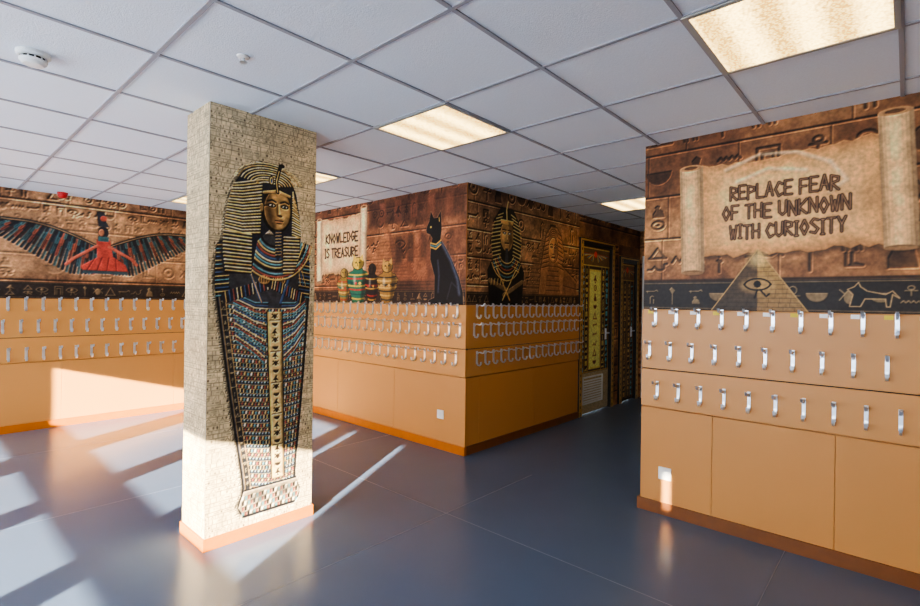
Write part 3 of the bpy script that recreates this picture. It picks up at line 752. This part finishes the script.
c.stroke([(CU(vv)+HWf(vv)-.006, vv) for vv in np.linspace(.16,1.72,30)], .012, (30,28,30))
c.fill([(CU(.2)-.18,.30),(CU(.2)+.18,.30),(CU(.2)+.215,.2),(CU(.2)+.17,.13),(CU(.2)-.17,.13),(CU(.2)-.215,.2)], (140,124,98))
for k in range(4):
    for i in range(21):
        u = CU(.2)-.185+i*.0185; vv = .15+.034*k
        c.fill([(u-.007,vv+.014),(u+.007,vv+.014),(u+.005,vv-.011),(u-.005,vv-.011)], (TE,RD,BK,CR)[(i+k)%4])
c.stroke([(CU(.2)-.19,.3),(CU(.2)+.18,.3)], .010, BK); c.stroke([(CU(.2)-.18,.135),(CU(.2)+.17,.135)], .014, BK)
c.ell(CU(.2)-.09, .235, .05, .035, (60,56,52), .5, soft=.015); c.ell(CU(.2)+.1, .235, .05, .035, (60,56,52), .5, soft=.015)
A = CU(1.7); A2 = A+.045
for q in (-1,1):
    c.stroke([(A+q*.275,1.84),(A+q*.285,1.62),(A+q*.25,1.54)], .08, (36,37,44))
    for k in range(14):
        vv = 1.86-.024*k; c.stroke([(A+q*.24,vv),(A+q*.318,vv-.01)], .008, (G,TE,G,BL)[k%4])
    c.stroke([(A+q*.25,1.535),(A2-q*.02,1.635)], .070, (36,37,44))
    for k in range(13):
        f = k/13; uu = A+q*.25+(A2-q*.02-A-q*.25)*f; vv = 1.535+.10*f
        c.stroke([(uu,vv-.032),(uu+q*.01,vv+.032)], .008, (G,BL,RD,GL)[k%4])
    c.ell(A2-q*.055, 1.65, .040, .030, (170,128,74)); c.ell(A2-q*.055, 1.642, .03, .015, (96,70,44), .6, soft=.01)
    for k in range(4): c.stroke([(A2-q*(.03+.017*k),1.635),(A2-q*(.03+.017*k),1.672)], .004, (60,42,28))
c.stroke([(A2-.07,1.5),(A2-.19,1.80),(A2-.24,1.86),(A2-.27,1.82)], .016, BL); c.stroke([(A2-.07,1.5),(A2-.19,1.80)], .006, G)
c.stroke([(A2+.06,1.5),(A2+.18,1.84)], .016, BL)
for k in range(3): c.stroke([(A2+.18,1.84),(A2+.205+.02*k,1.62)], .006, (G,BL,G)[k])
for k in range(12):
    c.stroke(arc(A2+.02, 1.95, .10+.0155*k, .08+.020*k, 190, 350, 16), .012, (BK,TE,G,RD,BL,GL,TE,G,BK,TE,RD,G)[k])
N = [(A-.27,1.68),(A-.285,1.80),(A-.265,1.98),(A-.25,2.1),(A-.215,2.24),(A-.15,2.35),(A-.04,2.41),(A+.07,2.41),(A+.16,2.35),(A+.21,2.24),(A+.235,2.1),(A+.25,1.96),(A+.24,1.84),(A+.20,1.70),(A+.12,1.70),(A+.11,1.9),(A+.02,1.98),(A-.06,1.9),(A-.10,1.68)]
c.fill([(x-.01,y) for x,y in N], (50,42,36), .6, soft=.012); c.fill(N, (30,32,42))
for k in range(12):
    vv = 1.70+.022*k
    c.stroke([(A-.258-.015*min(1,k/5),vv),(A-.10,vv-.006)], .011, (G,GL)[k%2]); c.stroke([(A+.125,vv),(A+.195+.04*min(1,k/5),vv+.006)], .011, (G,GL)[k%2])
for k in range(18):
    t = k/17
    c.stroke([(A-.262+.05*t**2,1.955+.29*t),(A-.16,1.94+.32*t),(A-.045+.01*t,1.955+.345*t)], .0105, (G,GL)[k%2])
    c.stroke([(A+.243-.05*t**2,1.95+.27*t),(A+.185,1.965+.29*t)], .0105, (G,GL)[k%2])
for k in range(9):
    rr = .06+.0205*k
    c.stroke(arc(A+.02, 2.27, rr+.01, .02+.015*k, 15, 168, 14), .009, (GL,G)[k%2])
F0, V0 = A+.07, 2.115
c.ell(F0, V0, .108, .150, (18,17,18)); c.ell(F0+.006, V0+.002, .094, .134, (152,116,70))
c.fill([(F0-.088,V0+.05),(F0-.055,V0-.09),(F0-.01,V0-.13),(F0-.03,V0+.0),(F0-.05,V0+.10)], (62,46,32), .8, soft=.02)
c.ell(F0+.05, V0-.02, .030, .05, (210,168,104), .75, soft=.016); c.ell(F0+.025, V0+.082, .05, .018, (200,156,96), .6, soft=.012)
c.ell(F0+.025, V0-.11, .025, .014, (200,156,96), .6, soft=.01)
c.stroke([(F0-.09,V0+.105),(F0,V0+.128),(F0+.09,V0+.105)], .020, G)
for du in (-.035,.056):
    c.ell(F0+du, V0+.028, .028, .0135, (10,9,10)); c.ell(F0+du, V0+.028, .018, .0072, (220,210,188)); c.ell(F0+du+.002, V0+.028, .0075, .0075, (8,8,10))
    c.stroke([(F0+du-.03,V0+.052),(F0+du,V0+.064),(F0+du+.028,V0+.052)], .009, (14,14,22))
c.stroke([(F0-.062,V0+.026),(F0-.09,V0+.02)], .007, (10,9,10))
c.stroke([(F0+.018,V0+.035),(F0+.026,V0-.028)], .012, (220,178,114), .9, soft=.005); c.stroke([(F0+.003,V0+.035),(F0+.007,V0-.03)], .010, (62,46,32), .8, soft=.006)
c.ell(F0+.022, V0-.037, .018, .008, (64,44,30))
c.ell(F0+.018, V0-.072, .029, .011, (160,104,68)); c.stroke([(F0-.010,V0-.07),(F0+.046,V0-.07)], .004, (30,18,14)); c.ell(F0+.018, V0-.088, .02, .004, (66,46,32), .8)
c.fill([(F0-.008,V0-.135),(F0+.036,V0-.135),(F0+.034,V0-.30),(F0+.014,V0-.34),(F0-.006,V0-.31)], (34,40,58))
for k in range(8): c.stroke([(F0-.005,V0-.15-.021*k),(F0+.034,V0-.145-.021*k)], .005, G)
c.ell(F0-.105, V0+.005, .014, .028, (150,114,70))
c.stroke([(F0+.005,V0+.12),(F0-.005,V0+.19),(F0+.012,V0+.26),(F0+.022,V0+.295)], .024, BK); c.stroke([(F0+.005,V0+.12),(F0-.005,V0+.19),(F0+.012,V0+.26)], .008, G)
c.ell(F0+.03, V0+.30, .022, .013, BK); c.ell(F0-.04, V0+.19, .018, .034, BK); c.ell(F0-.04, V0+.19, .012, .025, G); c.ell(F0-.04, V0+.19, .006, .016, BL)
mask = (np.abs(c.col-bgc).sum(-1) > .5).astype(float)
c.age(58, .24, 1.6, .95, 1.02, mask, .03)
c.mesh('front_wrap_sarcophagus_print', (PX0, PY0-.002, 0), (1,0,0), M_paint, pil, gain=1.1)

# =============================================================== SMALL ITEMS
e = empty('smoke_detector')
lathe('base', [(.068,0),(.068,-.014),(.060,-.022)], .392, 3.176, H-.001, M_white, e)
lathe('slots', [(.046,-.02),(.046,-.038)], .392, 3.176, H, M_dark, e)
lathe('cap', [(.056,-.036),(.054,-.046),(.04,-.06),(.012,-.064)], .392, 3.176, H, M_white, e)
boxes('ribs', [(.392+.051*math.cos(a)-.003,.392+.051*math.cos(a)+.003,3.176+.051*math.sin(a)-.003,3.176+.051*math.sin(a)+.003,H-.040,H-.018) for a in [k*math.pi/6 for k in range(12)]], M_white, e)
e = empty('ceiling_sprinkler')
lathe('rose', [(.03,0),(.028,-.006),(.014,-.01)], 1.078, 2.418, H-.001, M_white, e)
lathe('nozzle', [(.009,-.008),(.008,-.026),(.018,-.028),(.018,-.031)], 1.078, 2.418, H, M_steel, e)
e = empty('fire_alarm_sounder')
lathe('base', [(.05,0),(.05,-.02)], 1.16, 7.2, H-.001, M_red, e)
lathe('dome', [(.046,-.02),(.044,-.045),(.03,-.062),(.01,-.068)], 1.16, 7.2, H, M_red, e)
def socket(y, z):
    e = empty('wall_socket'); x = XB-.0225
    box('plate', x-.012, x, y-.045, y+.045, z-.045, z+.045, M_white, e, .004)
    boxes('rocker', [(x-.016, x-.011, y-.014, y+.014, z-.02, z+.02)], M_white, e, .002)
socket(1.29, .30); socket(3.56, .36)

# =============================================================== LIGHT
s = bpy.data.lights.new('sun', 'SUN'); s.energy = 44; s.angle = math.radians(.4); s.color = (1.0, .88, .68)
so = bpy.data.objects.new('sun', s); scene.collection.objects.link(so)
d = Vector((.882, .471, -.26)); so.rotation_euler = d.to_track_quat('-Z', 'Y').to_euler()
w = bpy.data.worlds.new('sky'); scene.world = w; w.use_nodes = True
bg = w.node_tree.nodes['Background']; bg.inputs[0].default_value = (.74, .86, 1.0, 1); bg.inputs[1].default_value = 12.5
for i, (a, b, z0, z1) in enumerate(wins[1:]):
    al = bpy.data.lights.new('window_portal', 'AREA'); al.shape = 'RECTANGLE'; al.size = z1-z0; al.size_y = b-a
    al.cycles.is_portal = True
    o = bpy.data.objects.new('window_portal', al); scene.collection.objects.link(o); o.location = (XW-.09, (a+b)/2, (z0+z1)/2)
    o.rotation_euler = Vector((1,0,0)).to_track_quat('-Z', 'Y').to_euler()

# =============================================================== CAMERA
cam = bpy.data.cameras.new('camera'); cam.lens = 19.4; cam.sensor_width = 36; cam.shift_y = -2/920; cam.clip_start = .05
co = bpy.data.objects.new('camera', cam); scene.collection.objects.link(co)
th = math.radians(42.03)
co.matrix_world = Matrix.Translation((0,0,1.53)) @ Matrix.Rotation(th-math.pi/2, 4, 'Z') @ Matrix.Rotation(math.pi/2, 4, 'X') @ Matrix.Rotation(.014, 4, 'Z')
scene.camera = co
